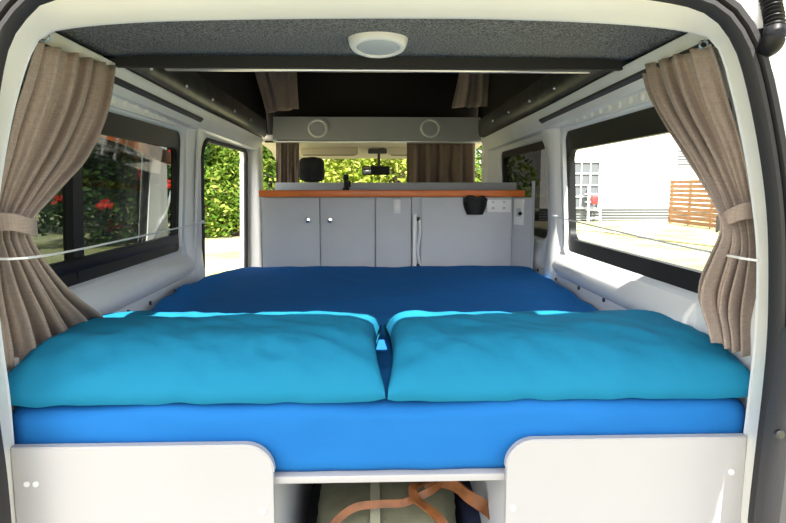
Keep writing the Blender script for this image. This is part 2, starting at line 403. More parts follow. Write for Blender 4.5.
# floor, rear carpet ceiling, pop top
bm = NB(); box2(bm, (-.75, 1.0, -.06), (.75, 4.75, 0)); struct('floor', bm, VANFLOOR)
bm = NB(); rows = []
for j in range(9):
    y = 1.115 + (1.56 - 1.115) * j / 8; row = []
    for i in range(41):
        u = -1 + 2 * i / 40; row.append(Vector((u * .652, y, 1.254 + .006 * (1 - j / 8) * (1 - u * u) + .010 * (j / 8) * (1 - abs(u) ** 14))))
    rows.append(row)
loft(bm, rows, False); e = struct('ceiling', bm, CARPET, label='speckled charcoal carpet ceiling lining'); solid(e, .02, 1)
bm = NB(); rings = []
for i in range(41):
    u = -1 + 2 * i / 40; zt = 1.254 + .010 * (1 - abs(u) ** 14); zb = 1.236
    rings.append([Vector((u * .645, 1.557, zt + .02)), Vector((u * .645, 1.557, zb)), Vector((u * .645, 1.575, zb)), Vector((u * .645, 1.575, zt + .02))])
loft(bm, rings, True, True); struct('trim_18', bm, LIPDARK, label='dark front edge of the carpet ceiling')
# roof skin behind the carpet
bm = NB(); rows = [[Vector((u * .75, y, 1.31 + .03 * (1 - u * u))) for u in [-1 + .1 * i for i in range(21)]] for y in (1.02, 1.58)]
loft(bm, rows, False); e = struct('trim_19', bm, PAINT, label='white roof skin over the bed head'); solid(e, .01, 1)
bm = NB()
for s in (-1, 1):
    loft(bm, [[Vector((s * .63, 1.56, 1.30)), Vector((s * .62, 3.62, 1.25))], [Vector((s * .66, 1.54, 1.55)), Vector((s * .65, 3.68, 1.6))], [Vector((s * .64, 1.54, 1.80)), Vector((s * .63, 3.66, 1.95))]], False)
loft(bm, [[Vector((-.68, 1.58, 1.27)), Vector((.68, 1.58, 1.27))], [Vector((-.68, 1.56, 1.33)), Vector((.68, 1.56, 1.33))], [Vector((-.64, 1.54, 1.80)), Vector((.64, 1.54, 1.80))]], False)
loft(bm, [[Vector((-.64, 3.64, 1.20)), Vector((.64, 3.64, 1.20))], [Vector((-.65, 3.68, 1.6)), Vector((.65, 3.68, 1.6))], [Vector((-.64, 3.66, 1.95)), Vector((.64, 3.66, 1.95))]], False)
e = struct('wall_front', bm, CANVAS, label='black canvas sides of the raised roof'); solid(e, .006, 0)
bm = NB(); loft(bm, [[Vector((-.68, 1.50, 1.80)), Vector((.68, 1.50, 1.80))], [Vector((-.68, 3.72, 1.95)), Vector((.68, 3.72, 1.95))]], False)
e = struct('ceiling_front', bm, CANVAS, label='dark underside of the raised roof'); solid(e, .03, 1)

# silver rail
a = at(165, 68.5, 1.585); b = at(589, 70.5, 1.585)
bm = NB(); box2(bm, (a.x, 1.580, a.z - .005), (b.x, 1.594, a.z + .005), .002)
rail = thing('roof_rail', bm, SILVER, 'thin silver metal rail across the roof opening beneath the dark carpet edge', 'rail')
for x in (a.x + .03, b.x - .03, .25):
    bm = NB(); box2(bm, (x - .012, 1.578, a.z), (x + .012, 1.592, a.z + .03), .002); obj('bracket', bm, GREYPL, rail)

# ceiling lamp
lp = atz(378, 41, 1.258)
M = Matrix.Translation((lp.x, lp.y, 1.270)) @ Matrix.Rotation(R(-9), 4, 'X')
lamp = empty('ceiling_lamp', (lp.x, lp.y, 1.270), 'round white ceiling lamp set in the speckled carpet lining', 'lamp')
bm = NB(); lathe(bm, [(.046, -.024), (.048, -.030), (.053, -.031), (.059, -.028), (.064, -.019), (.066, -.006), (.066, .012)], M, 48); obj('lamp_rim', bm, WHITEPL, lamp)
bm = NB(); lathe(bm, [(.048, -.024), (.044, -.028), (.030, -.031), (.012, -.0325), (.0005, -.033)], M, 40); obj('diffuser', bm, DIFF, lamp)

# front beam with two speakers
bm = NB(); rings = []
bl = at(276, 141, 3.45); br = at(478, 143, 3.45); tl = at(269, 117, 3.52); zb = bl.z
for x, k in ((bl.x - .02, 1), (bl.x + .0, 1), (br.x, 1), (br.x + .02, 1)):
    rings.append([Vector((x, 3.46, zb)), Vector((x, 3.45, zb + .01)), Vector((x, 3.50, tl.z)), Vector((x, 3.60, tl.z)), Vector((x, 3.60, zb))])
loft(bm, rings, True, True)
beam = thing('overhead_beam', bm, LAM, 'grey laminate beam across the roof above the kitchen holding two round speakers', 'shelf')
bm = NB(); box2(bm, (bl.x, 3.445, zb - .004), (br.x, 3.458, zb + .003), .001); obj('edge_strip', bm, SILVER, beam)
for px, lab in ((318, 'round pale ringed speaker in the grey beam above the dark headrest'), (430.5, 'round pale ringed speaker in the grey beam above the long brown cab curtain')):
    p = at(px, 128.5, 3.47)
    M = Matrix.Translation((p.x, 3.474, p.z)) @ Matrix.Rotation(R(90 - 15), 4, 'X')
    sp = empty('speaker', (p.x, 3.474, p.z), lab, 'speaker', 'speakers in the overhead beam')
    bm = NB(); lathe(bm, [(.041, .0), (.042, .007), (.047, .011), (.056, .009), (.059, 0)], M, 40); obj('speaker_ring', bm, WHITEPL, sp)
    bm = NB(); lathe(bm, [(.045, .003), (.030, .006), (.0005, .007)], M, 40); obj('speaker_grille', bm, DIFF, sp)

# ------------------------------------------------------------------ curtains
def curtain(name, rows, label, cat='curtain', m=CURT, n=90, pleats=7, amp=.018, inward=1, group=None, phase=0, hem=None):
    """rows: list of (near point, far point, pleat strength) from top to bottom"""
    NV = 46
    near = cr([r[0] for r in rows], NV); far = cr([r[1] for r in rows], NV)
    bm = NB(); grid = []
    ks = [r[2] for r in rows]
    for j in range(NV):
        v = j / (NV - 1); f = v * (len(ks) - 1); i0 = min(int(f), len(ks) - 2); am = ks[i0] + (ks[i0 + 1] - ks[i0]) * (f - i0)
        a, b = near[j], far[j]; d = b - a
        side = Vector((inward, 0, 0)) + Vector((0, -.75, 0)); side.normalize()
        row = []
        for i in range(n):
            u = i / (n - 1)
            uu = u + .035 * noise.noise(Vector((u * 3, v * 2.2, phase)))
            ph = 2 * PI * (pleats * uu + phase) + 1.3 * noise.noise(Vector((v * 3.2, u * 2, phase + 7)))
            wv = math.sin(ph) + .35 * math.sin(2.3 * ph + 1)
            w2 = noise.noise(Vector((u * 9, v * 5, phase + 3))) * .35
            ed = min(1, min(u, 1 - u) * 12 + .25)
            p = a + d * u + side * (amp * am * (wv + w2) * ed)
            if hem: p.z += hem(u, v)
            row.append(p)
        grid.append(row)
    loft(bm, grid, False)
    o = thing(name, bm, m, label, cat, group, auto=0); solid(o, .003, 0)
    return o
XL = -.640; XR = .650; YN = 1.14
rl = [((36,42),(115,67),.8), ((26,75),(111,95),.9), ((15,110),(103,125),1), ((5,155),(86,160),1), ((-3,190),(60,190),.85), ((-8,216),(37,214),.5), ((-9,226),(33,224),.42), ((-9,236),(31,235),.45),
      ((-6,255),(44,260),.8), ((-3,285),(70,292),1.2), ((0,320),(100,314),1.5), ((0,348),(103,326),1.6), ((1,370),(100,334),1.7)]
c1 = curtain('curtain', [(at(*a, YN), atx(*b, XL), k) for a, b, k in rl], 'taupe linen curtain tied back beside the sliding window, hem flaring onto the pillow', pleats=5.5, amp=.016, inward=1, group='tied back rear curtains', phase=.1)
rr_ = [((711,44),(641,67),.7), ((722,75),(647,92),.9), ((731,110),(660,118),1), ((742,150),(682,152),1), ((751,190),(706,190),.8), ((756,212),(718,213),.5), ((757,222),(720,222),.42), ((758,234),(719,235),.45),
      ((759,250),(710,255),.8), ((759,275),(700,278),1.2), ((758,310),(698,298),1.5), ((757,340),(706,320),1.6), ((755,358),(711,338),1.6)]
c2 = curtain('curtain', [(at(*a, YN), atx(*b, XR), k) for a, b, k in rr_], 'taupe linen curtain tied back beside the clear window with slat screen outside', pleats=4.6, amp=.015, inward=-1, group='tied back rear curtains', phase=.45)
def tieback(parent, pts, s):
    bm = NB(); rings = []
    P = cr(pts, 30)
    for i, p in enumerate(P):
        hw = .0165; rings.append([p + Vector((0, 0, hw)), p + Vector((-s * .004, -.003, hw * .9)), p + Vector((-s * .004, -.003, -hw * .9)), p + Vector((0, 0, -hw))])
    loft(bm, rings, True, True); obj('tieback', bm, CURT, parent)
tieback(c1, [at(-14, 222, 1.12), at(-6, 222, 1.095), at(12, 222, 1.100), at(28, 226, 1.125), at(36, 228, 1.16), at(35, 229, 1.20)], -1)
tieback(c2, [at(762, 210, 1.13), at(752, 210, 1.105), at(738, 213, 1.105), at(724, 220, 1.125), at(717, 224, 1.16), at(719, 224, 1.20)], 1)
# hook at the top of each
for c, (px, py) in ((c1, (45, 37)), (c2, (703, 45))):
    p = at(px, py, 1.17); bm = NB(); tube(bm, cr([p + Vector((.008 * math.cos(t), -.002, .007 * math.sin(t))) for t in [k * PI / 4 for k in range(8)]], 24, True), .0022, 8, True); obj('curtain_hook', bm, CHROME, c)

# cords that hold the curtains
for name, pts, lab in (('white_cord', [at(-4, 259, 1.085), at(35, 257, 1.10), at(100, 245, 1.45), at(205, 222, 2.30)], 'white cord stretched past the left curtain to the left pillar'),
                       ('white_cord', [at(764, 261, 1.085), at(735, 257, 1.10), at(650, 239, 1.50), at(552, 216, 2.25)], 'white cord stretched past the right curtain to the right pillar')):
    bm = NB(); tube(bm, cr(pts, 40), .0024, 8); c = thing(name, bm, CORD, lab, 'cord', 'curtain cords')
    p = pts[-1]; bm = NB(); cyl(bm, p, p + Vector((.02 if p.x > 0 else -.02, 0, 0)), .006, 12, bev=.001); obj('cord_hook', bm, SILVER, c)

def flatcurtain(name, x0, x1, y0, y1, Y, label, group, pl, m=CURTD, bot=None):
    a, b = at(x0, y0, Y), at(x1, y0, Y); c, d = (at(x0, y1, Y), at(x1, y1, Y)) if bot is None else (at(bot[0], bot[2], Y), at(bot[1], bot[3], Y))
    bm = NB(); rows = []
    for j in range(16):
        v = j / 15; row = []
        for i in range(70):
            u = i / 69; p = a.lerp(b, u).lerp(c.lerp(d, u), v)
            p.y += .014 * (.6 + .6 * v) * (math.sin(2 * PI * pl * u + noise.noise(Vector((u * 2, v * 2, pl))) * 2) + .4 * math.sin(2 * PI * pl * 2.2 * u + 1)); row.append(p)
        rows.append(row)
    loft(bm, rows, False); o = thing(name, bm, m, label, 'curtain', group, auto=0); solid(o, .003, 0); return o
flatcurtain('curtain', 252, 296, 62, 112, 3.36, 'short brown curtain hanging in the raised roof above the headrest side', 'curtains in the raised roof', 2, CURT, (266, 299, 113, 109))
flatcurtain('curtain', 462, 500, 62, 108, 3.36, 'short brown curtain hanging in the raised roof above the long brown cab curtain', 'curtains in the raised roof', 3, CURT, (452, 503, 108, 106))
flatcurtain('curtain', 276, 299, 141, 190, 3.66, 'narrow brown curtain in the cab beside the dark headrest', 'brown cab curtains', 3)
flatcurtain('curtain', 407, 475, 143, 190, 3.66, 'long brown curtain in the cab behind the black holder', 'brown cab curtains', 5)

# ------------------------------------------------------------------ bed
MT = .532
def mattress():
    bm = NB(); X0, X1, Y0, Y1, Z0, Z1 = -.682, .700, 1.088, 2.630, .397, MT
    r = .030; rings = []
    NX, NY = 96, 110
    def prof(t, a, b):  # -> coordinate along a..b with extra density near the ends
        return a + (b - a) * t
    def bunch(x, y):
        f = max(0, min(1, (y - 1.40) / .2)) * max(0, min(1, (2.6 - y) / .3))
        l = max(0, 1 - (x - X0) / .10) ** 1.3 * .05 * (.75 + .55 * noise.noise(Vector((y * 7, 3, 1)))); q = max(0, 1 - (X1 - x) / .08) ** 1.3 * .025 * (.8 + .6 * noise.noise(Vector((y * 7, 9, 1))))
        return f * (l + q) + .004 * (1 - abs(noise.noise(Vector((x * 3 + y * 2, y * 3 - x, 5)))) * 2)
    def top(x, y):
        return Z1 + .004 * noise.noise(Vector((x * 5, y * 5, 1))) + .003 * noise.noise(Vector((x * 14, y * 9, 4))) + .060 * max(0, min(1, (y - 1.35) / 1.25)) + bunch(x, y)
    def warp(p):
        x, y, z = p
        if x < -.35 and y > 1.85:
            t = min(1, (y - 1.85) / .75); k = min(1, (-.35 - x) / .3); x += .10 * t * t * k
        fr = max(0, 1 - (y - Y0) / .03)
        if fr > 0 and z < Z1 - .02:
            y += fr * (.006 * noise.noise(Vector((x * 6, z * 20, 2))) + .004 * noise.noise(Vector((x * 18, z * 6, 9))))
        ff = max(0, 1 - (y - Y0) / .18); x += ff * (.012 if x < 0 else .044) * x / .69 * (1 if x > 0 else -1) * (1 if x > 0 else -1)
        sd = max(0, 1 - min(x - X0, X1 - x) / .02)
        if sd > 0: x += sd * .008 * noise.noise(Vector((y * 9, z * 14, 5)))
        return Vector((x, y, z))
    # rings from the bottom outline up the side, over the rounded edge and in across the top
    def outline(ins, z):
        pts = []; rc = .05 - ins * .5
        rc = max(rc, .004)
        seq = rrect(X0 + ins, X1 - ins, Y0 + ins, Y1 - ins, rc, 8)
        out = []
        m = len(seq)
        for k in range(m):
            a = seq[k]; b = seq[(k + 1) % m]; d = math.hypot(b[0] - a[0], b[1] - a[1]); n = 1 if d < .1 else 60
            for q in range(n): out.append((a[0] + (b[0] - a[0]) * q / n, a[1] + (b[1] - a[1]) * q / n, z))
        return out
    lv = [(.012, Z0), (0, Z0 + .014)] + [(0, Z0 + .014 + (Z1 - r - Z0 - .014) * k / 7) for k in range(1, 8)]
    for k in range(1, 7): a = PI / 2 * k / 6; lv.append((r * (1 - math.cos(a)), Z1 - r + r * math.sin(a)))
    base = [outline(i, z) for i, z in lv]
    n = len(base[0]); cx, cy = (X0 + X1) / 2, (Y0 + Y1) / 2
    # top: shrink towards a centre line
    last = base[-1]
    for k in range(1, 30):
        t = k / 30; base.append([(cx + (x - cx) * (1 - t), cy + (y - cy) * (1 - t), z) for x, y, z in last])
    R_ = []
    for j, b in enumerate(base):
        row = []
        for x, y, z in b:
            dz = top(x, y) - Z1
            row.append(warp((x, y, z + dz * min(1, max(0, (z - Z0) / (Z1 - Z0))))))
        R_.append(row)
    loft(bm, R_, True, True)
    return bm
mt = thing('mattress', mattress(), SHEET, 'wide mattress in a royal blue sheet under the two turquoise pillows', 'mattress', auto=0)

def pillow(x0, x1, y0, y1, T, seed, label, fx=1):
    bm = NB(); NU, NV = 90, 70; cx, cy = (x0 + x1) / 2, (y0 + y1) / 2; a, b = (x1 - x0) / 2, (y1 - y0) / 2
    def shape(u, v, side):
        # pillow outline with slightly pulled-in sides and proud corners
        px = a * (u * (1 - .045 * (1 - v * v) * abs(u) ** 3)); py = b * (v * (1 - .05 * (1 - u * u) * abs(v) ** 3))
        f = max(0, (1 - abs(u) ** 9)) ** .5 * max(0, (1 - abs(v) ** 2.8)) ** .55
        front = .35 + .65 * min(1, (v + 1) / .9)  # filling sits a little towards the back
        h = T * f
        wr = 0
        if side > 0:
            wr += .007 * noise.noise(Vector((u * 3 + seed, v * 3, 2))) + .004 * (1 - abs(noise.noise(Vector((u * 5 + v * 2 + seed, v * 2.5 - u, 8))) * 2.2)) * .8
            wr += .004 * noise.noise(Vector(((u + v) * 5 + seed, (u - v) * 1.6, 6))) * (1 - abs(u) ** 6)
            e = (abs(u) * abs(v)) ** 2
            wr += .010 * e * math.sin(14 * (abs(u) - abs(v)) + seed) * f
            wr += .0025 * noise.noise(Vector((u * 16 + seed, v * 4, 3))) * (1 - v) * .5
        zz = MT + .014
        if side > 0: z = zz + h + wr * min(1, f * 2)
        else: z = zz - .007 * min(1, f * 2)
        z += .014 * abs(u) ** 10 * max(0, 1 + v * .3)
        if side > 0: z += .020 * abs(u) ** 8 * max(0, 1 - abs(v) ** 20)
        if v < -.55: z += .004 * noise.noise(Vector((u * 7 + seed, 1, 4)))
        z -= .008 * max(0, -v) ** 3
        return Vector((cx + px * fx, cy + py, z))
    grids = []
    for side in (1, -1):
        g = [[shape(-1 + 2 * i / NU, -1 + 2 * j / NV, side) for i in range(NU + 1)] for j in range(NV + 1)]
        loft(bm, g, False)
    bmesh.ops.remove_doubles(bm, verts=bm.verts[:], dist=2e-4)
    return bm
pb = pillow(at(2, 385, 1.12).x, at(385, 385, 1.12).x, 1.080, 1.56, .098, 1.0, '')
p1 = thing('pillow', pb, PCASE, 'turquoise pillow beside the left curtain, over the panel with paired caps', 'pillow', 'turquoise pillows', auto=0)
pb = pillow(at(387, 385, 1.12).x, at(750, 385, 1.12).x, 1.080, 1.56, .096, 2.3, '')
p2 = thing('pillow', pb, PCASE, 'turquoise pillow beside the right curtain and clear window', 'pillow', 'turquoise pillows', auto=0)

# bed base with two front panels that have one rounded corner each
base = empty('bed_base', (0, 1.1, 0), 'white board bed base with two front panels, one rounded corner each, and open centre', 'bed base')
bm = NB(); box2(bm, (-.692, 1.080, .382), (.700, 2.60, .3965), .002); obj('shelf_board', bm, WHITEB, base)
def front_panel(xa, xb, zt, zb, rounded_right, caps):
    pts = []; r = .052
    if rounded_right:
        pts = [(xa, zb), (xb, zb)] + [(xb - r + r * math.cos(t), zt - r + r * math.sin(t)) for t in [PI / 2 * k / 10 for k in range(11)]] + [(xa, zt)]
    else:
        pts = [(xa, zb), (xb, zb), (xb, zt)] + [(xa + r - r * math.sin(t), zt - r + r * math.cos(t)) for t in [PI / 2 * k / 10 for k in range(11)]]
    bm = NB(); loft(bm, [[Vector((x, 1.060, z)) for x, z in pts], [Vector((x, 1.076, z)) for x, z in pts]], True, True)
    o = obj('front_panel', bm, WHITEB, base, auto=50); md = o.modifiers.new('edge', 'BEVEL'); md.width = .0015; md.segments = 2; md.limit_method = 'ANGLE'
    # grey edging along the top
    edge = pts[2:] if rounded_right else pts[2:]
    bm = NB(); tubepts = edge if rounded_right else edge
    rings = []
    for k, (x, z) in enumerate(tubepts):
        q0 = tubepts[max(k - 1, 0)]; q1 = tubepts[min(k + 1, len(tubepts) - 1)]; t = Vector((q1[0] - q0[0], q1[1] - q0[1])).normalized(); nx, nz = t.y, -t.x
        if nz < -.1 or (rounded_right and nx < -.1): nx, nz = -nx, -nz
        if not rounded_right and nz < -.01: nx, nz = -nx, -nz
        rings.append([Vector((x, 1.0605, z)), Vector((x + nx * .0022, 1.0605, z + nz * .0022)), Vector((x + nx * .0022, 1.0755, z + nz * .0022)), Vector((x, 1.0755, z))])
    loft(bm, rings, True, True); obj('edging', bm, EDGEB, o)
    for px, py in caps:
        p = at(px, py, 1.060); bm = NB(); cyl(bm, p + Vector((0, .002, 0)), p + Vector((0, -.003, 0)), .0055, 16, bev=.0012); obj('screw_cap', bm, WHITEPL, o)
a = at(10, 449, 1.06); b = at(272.5, 449, 1.06); front_panel(a.x, b.x, a.z, .02, True, [(27, 484), (36, 484), (263, 511)])
a = at(507.5, 441, 1.06); b = at(747, 441, 1.06); front_panel(a.x, b.x, a.z, .02, False, [(731, 472), (513, 508)])
for px in (271, 510):
    p = at(px, 480, 1.078); sx = -1 if px < 300 else 1
    bm = NB(); box2(bm, (p.x, 1.078, 0.002), (p.x + sx * .016, 2.4, .381), .001); obj('side_panel', bm, LAM, base)
bm = NB(); box2(bm, (-.3, 2.38, .002), (.33, 2.396, .381)); obj('back_panel', bm, LAM, base)

# bag under the bed
ba = at(312, 490, 1.30); bb = at(462, 490, 1.30)
bag = empty('duffel_bag', ((ba.x + bb.x) / 2, 1.42, 0), 'khaki canvas bag with tan leather straps stowed under the bed', 'bag')
def softbox(x0, x1, y0, y1, z0, z1, seed, n=5, rnd=.5):
    bm = NB(); bmesh.ops.create_cube(bm, size=2); bmesh.ops.subdivide_edges(bm, edges=bm.edges[:], cuts=18, use_grid_fill=True)
    for v in bm.verts:
        p = v.co.copy(); s = p.normalized() * 1.0; L = (abs(p.x) ** n + abs(p.y) ** n + abs(p.z) ** n) ** (1 / n); q = p / L
        q = p.lerp(q, 1)
        d = 1 + .05 * noise.noise(q * 2.3 + Vector((seed, 0, 0))) + .02 * noise.noise(q * 7 + Vector((seed, 3, 0)))
        v.co = Vector(((x0 + x1) / 2 + q.x * d * (x1 - x0) / 2, (y0 + y1) / 2 + q.y * d * (y1 - y0) / 2, max(z0, (z0 + z1) / 2 + q.z * d * (z1 - z0) / 2)))
    return bm
bt = at(380, 484, 1.38).z
obj('bag_body', softbox(ba.x, bb.x, 1.24, 1.66, .003, bt, 3.3, 3.2), KHAKI, bag, auto=0)
# canvas band, seams and straps
def over(px, lift=0, ys=(1.235, 1.27, 1.36, 1.47, 1.58)):
    out = []
    for i, y in enumerate(ys):
        out.append(y)
    return out
def arch(x, w, t, m, nm, lift=.006):
    cx, cy, cz = (ba.x + bb.x) / 2, 1.45, (bt + .003) / 2; hx, hy, hz = (bb.x - ba.x) / 2, .21, (bt - .003) / 2
    pts = []
    for k in range(40):
        th = PI * .97 - (PI * .94) * k / 39; n = 3.2
        c, s_ = math.cos(th), math.sin(th); sx = (x - cx) / hx
        lim = (1 - abs(sx) ** n) ** (1 / n)
        L = (abs(c) ** n + abs(s_) ** n) ** (1 / n)
        pts.append(Vector((x, cy - (-c / L) * -(hy * lim + lift) , cz + s_ / L * (hz * lim + lift))))
    bm = NB(); ribbon(bm, pts, w, t, lambda q: Vector((1, 0, 0))); return obj(nm, bm, m, bag)
arch(at(375, 490, 1.3).x, .022, .003, KHAKI2, 'canvas_band', .012)
tube_b = NB()
ribs = [[(326, 534, 1.20), (338, 519, 1.22), (356, 507, 1.235), (380, 504, 1.24), (402, 503, 1.245), (416, 498, 1.255), (430, 491, 1.265), (440, 484, 1.29)],
        [(452, 540, 1.19), (442, 522, 1.205), (430, 510, 1.22), (416, 499, 1.24), (413, 488, 1.26), (424, 482, 1.30), (440, 484, 1.32)],
        [(424, 484, 1.33), (438, 481, 1.32), (454, 485, 1.30), (468, 496, 1.28), (482, 505, 1.27), (490, 514, 1.275)]]
for k, rb in enumerate(ribs):
    bm = NB(); ribbon(bm, cr([at(*q) for q in rb], 44), (.017, .020, .030)[k], .0045, lambda q, k=k: (Vector((0, .45, 1)) if k == 0 else (Vector((1, .1, -.25)) if k == 1 else Vector((-.35, .2, .8)))))
    obj('leather_strap', bm, LEATHER, bag)
x0 = at(432, 490, 1.55).x; x1 = at(497, 490, 1.55).x
thing('folded_cloth', softbox(bb.x + .012, .29, 1.34, 1.75, .003, at(460, 488, 1.5).z, 8.1, 4), NAVY, 'dark navy fabric bundle under the bed beside the khaki bag', 'bag', auto=0)

# ------------------------------------------------------------------ kitchen
KY = 2.655
kx = lambda px: at(px, 220, KY).x
kz = lambda py: at(393, py, KY).z
ZT = kz(197); 
kit = empty('kitchen_cabinet', (kx(340), KY + .1, 0), 'grey laminate kitchen cabinet with two knobbed doors beyond the bed', 'cabinet')
bm = NB(); box2(bm, (kx(261.5), KY + .012, .002), (kx(411), 3.02, ZT), .002); obj('carcass', bm, LAM, kit)
for xa, xb, kn in ((262, 319.6, 308), (320.6, 374.8, 330), (375.8, 411, None)):
    bm = NB(); box2(bm, (kx(xa), KY - .006, .012), (kx(xb), KY + .011, ZT - .004), .0015)
    d = obj('door' if kn else 'end_panel', bm, LAM, kit)
    if kn:
        p = at(kn, 220, KY - .006); bm = NB()
        lathe(bm, [(.005, 0), (.005, .010), (.011, .014), (.0135, .020), (.011, .026), (.0005, .028)], Matrix.Translation((p.x, KY - .006, p.z)) @ Matrix.Rotation(R(90), 4, 'X'), 20); obj('knob', bm, CHROME, d)
fr = empty('fridge', (kx(470), KY + .1, 0), 'grey fronted fridge with a tall white handle at the right of the cabinet', 'fridge')
bm = NB(); box2(bm, (kx(411.6), KY + .006, .002), (kx(512), 3.02, ZT), .002); obj('body', bm, LAM, fr)
bm = NB(); box2(bm, (kx(421), KY - .010, .012), (kx(511.5), KY + .013, ZT - .002), .002); obj('door', bm, LAM, fr)
hd = NB(); box2(hd, (kx(412.5), KY - .022, .3), (kx(416.5), KY + .005, kz(214)), .004)
h1 = obj('handle', hd, WHITEPL, fr)
bm = NB(); tube(bm, cr([at(419.5, 220, KY - .015), at(420, 232, KY - .03), at(418, 250, KY - .03), at(420, 265, KY - .012)], 24), .006, 10); obj('handle_grip', bm, WHITEPL, h1)
for py in (219, 266):
    p = at(418, py, KY - .014); bm = NB(); box(bm, p, (.016, .014, .018), None, .003); obj('handle_catch', bm, GREYPL, h1)
# angled end panel on the right
bm = NB(); q = [at(512, 220, KY - .002), at(531.5, 220, 2.56), at(534, 220, 2.565), at(535, 220, 3.0)]
pts = [(q[0].x, KY - .002), (q[1].x, 2.555), (q[1].x + .012, 2.560), (q[1].x + .012, 3.02), (q[1].x - .01, 3.02), (q[1].x - .01, KY - .02)]
pts = [(q[0].x, KY), (q[1].x, 2.555), (q[1].x + .012, 2.560), (q[1].x + .006, KY + .02), (q[0].x, KY + .015)]
z1 = at(530, 181, 2.56).z
loft(bm, [[Vector((x, y, .002)) for x, y in pts], [Vector((x, y, ZT - .002 if i in (0, 4) else ZT - .002)) for i, (x, y) in enumerate(pts)]], True, True)
ep = thing('end_panel', bm, LAM, 'grey angled end panel between the fridge and the right wall', 'panel', smooth=False)
bm = NB(); box2(bm, (kx(526), 2.560, ZT - .004), (q[1].x + .012, 2.574, z1), .001); obj('panel_top', bm, LAM, ep)
# worktop
wt = empty('worktop', (kx(390), KY, ZT), 'kitchen worktop with bright orange front edge and grey upstand', 'worktop')
ztop = kz(190.3)
bm = NB(); box2(bm, (kx(260.5), KY - .008, ZT + .001), (kx(523), 3.02, ztop), .002); obj('top', bm, WORKTOP, wt)
bm = NB(); box2(bm, (kx(260), KY - .018, ZT + .001), (kx(523.4), KY - .008, ztop + .0005), .003); obj('front_edge', bm, ORANGE, wt)
u0 = at(275, 182.5, 2.93); u1 = at(526, 182.5, 2.80)
bm = NB(); box2(bm, (at(275, 186, 2.93).x, 2.93, ztop), (.70, 2.945, u0.z), .001); obj('upstand', bm, LAM, wt)
# things on the fronts
def plate(name, x0, x1, y0, y1, label, cat, holes_=(), Y=KY - .006, group=None):
    a = at(x0, y0, Y); b = at(x1, y1, Y); e = empty(name, ((a.x + b.x) / 2, Y, b.z), label, cat, group)
    bm = NB(); box2(bm, (a.x, Y - .008, b.z), (b.x, Y, a.z), .002); obj('face_plate', bm, WHITEPL, e)
    for nm, hx, hy, w_, h_, m_ in holes_:
        p = at(hx, hy, Y - .008); bm = NB(); box(bm, p, (w_, .006, h_), None, .001); obj(nm, bm, m_, e)
    return e
plate('light_switch', 393.5, 400.5, 199.5, 213.5, 'small white twin switch plate on the cabinet under the orange edge', 'switch', [('rocker', 397, 203, .014, .016, WHITEPL), ('rocker', 397, 210, .014, .016, WHITEPL)])
plate('power_socket', 487, 510.5, 199.5, 212.5, 'white double power socket beside the black holder on the fridge front', 'socket',
      [('switch_rocker', 493, 202, .010, .008, DIFF), ('switch_rocker', 504, 202, .010, .008, DIFF), ('outlet', 493, 208, .012, .010, DIFF), ('outlet', 504, 208, .012, .010, DIFF)], KY - .010)
ang = math.atan2(2.555 - KY, q[1].x - q[0].x)
e = empty('control_panel', (at(519, 212, 2.60).x, 2.59, at(519, 225, 2.6).z), 'tall white switch panel with a dark dot on the angled end panel', 'switch')
c0 = at(519, 212, KY + (519 - 512) / 19.5 * (2.555 - KY) - .006); rot = Matrix.Rotation(ang, 3, 'Z')
bm = NB(); box(bm, c0, (.054, .010, .112), rot, .002); obj('face_plate', bm, WHITEPL, e)
bm = NB(); box(bm, c0 + rot @ Vector((.004, -.006, -.002)), (.024, .006, .036), rot, .002); obj('socket_face', bm, DIFF, e)
bm = NB(); p = c0 + rot @ Vector((.016, -.009, -.006)); cyl(bm, p + rot @ Vector((0, .004, 0)), p + rot @ Vector((0, -.006, 0)), .008, 16, bev=.001); obj('button', bm, BLACKPL, e)
# black holder: rounded cup shape with a notched top
hc = at(475, 205, KY - .014); H = empty('pouch_holder', (hc.x, KY - .03, kz(214)), 'small black rounded holder with a notched top fixed to the fridge front', 'holder')
bm = NB(); rings = []
for k in range(9):
    t = k / 8; z = kz(214.5) + (kz(198) - kz(214.5)) * t; wv = .036 + .017 * math.sin(min(1, t * 1.25) * PI / 2)
    rings.append([Vector((hc.x + wv * math.cos(a), KY - .0135 - max(0, .030 * (.7 + .3 * t) * math.sin(a)), z)) for a in [PI * j / 18 for j in range(19)]])
loft(bm, rings, True, True); obj('cup', bm, BLACKPL, H)
bm = NB(); tube(bm, cr([hc + Vector((-.046, -.012, .020)), hc + Vector((-.034, -.030, .036)), hc + Vector((-.012, -.036, .032)), hc + Vector((.004, -.036, .028)), hc + Vector((.028, -.032, .034)), hc + Vector((.046, -.012, .020))], 30), .008, 10); obj('rim', bm, RUBBER, H)
bm = NB(); box2(bm, (hc.x - .022, KY - .018, kz(199)), (hc.x - .004, KY - .0125, kz(194.5)), .003); obj('clip', bm, RUBBER, H)
# on the worktop
p = at(346, 190, 2.80); bt_ = empty('tap', (p.x, 2.80, ztop), 'short black tap standing on the grey and orange worktop', 'tap')
bm = NB(); zt_ = at(346, 174.5, 2.80).z
cyl(bm, (p.x, 2.80, ztop), (p.x, 2.80, ztop + .012), .016, 20, bev=.002); cyl(bm, (p.x, 2.80, ztop + .010), (p.x, 2.80, zt_ - .02), .0105, 20); obj('body', bm, BLACKPL, bt_)
bm = NB(); cyl(bm, (p.x, 2.80, zt_ - .024), (p.x, 2.80, zt_), .013, 20, bev=.003); obj('lever_head', bm, BLACKPL, bt_)
bm = NB(); tube(bm, cr([Vector((p.x + .006, 2.79, zt_ - .03)), Vector((p.x + .018, 2.74, zt_ - .035)), Vector((p.x + .02, 2.72, zt_ - .055))], 14), .006, 10); obj('spout', bm, BLACKPL, bt_)

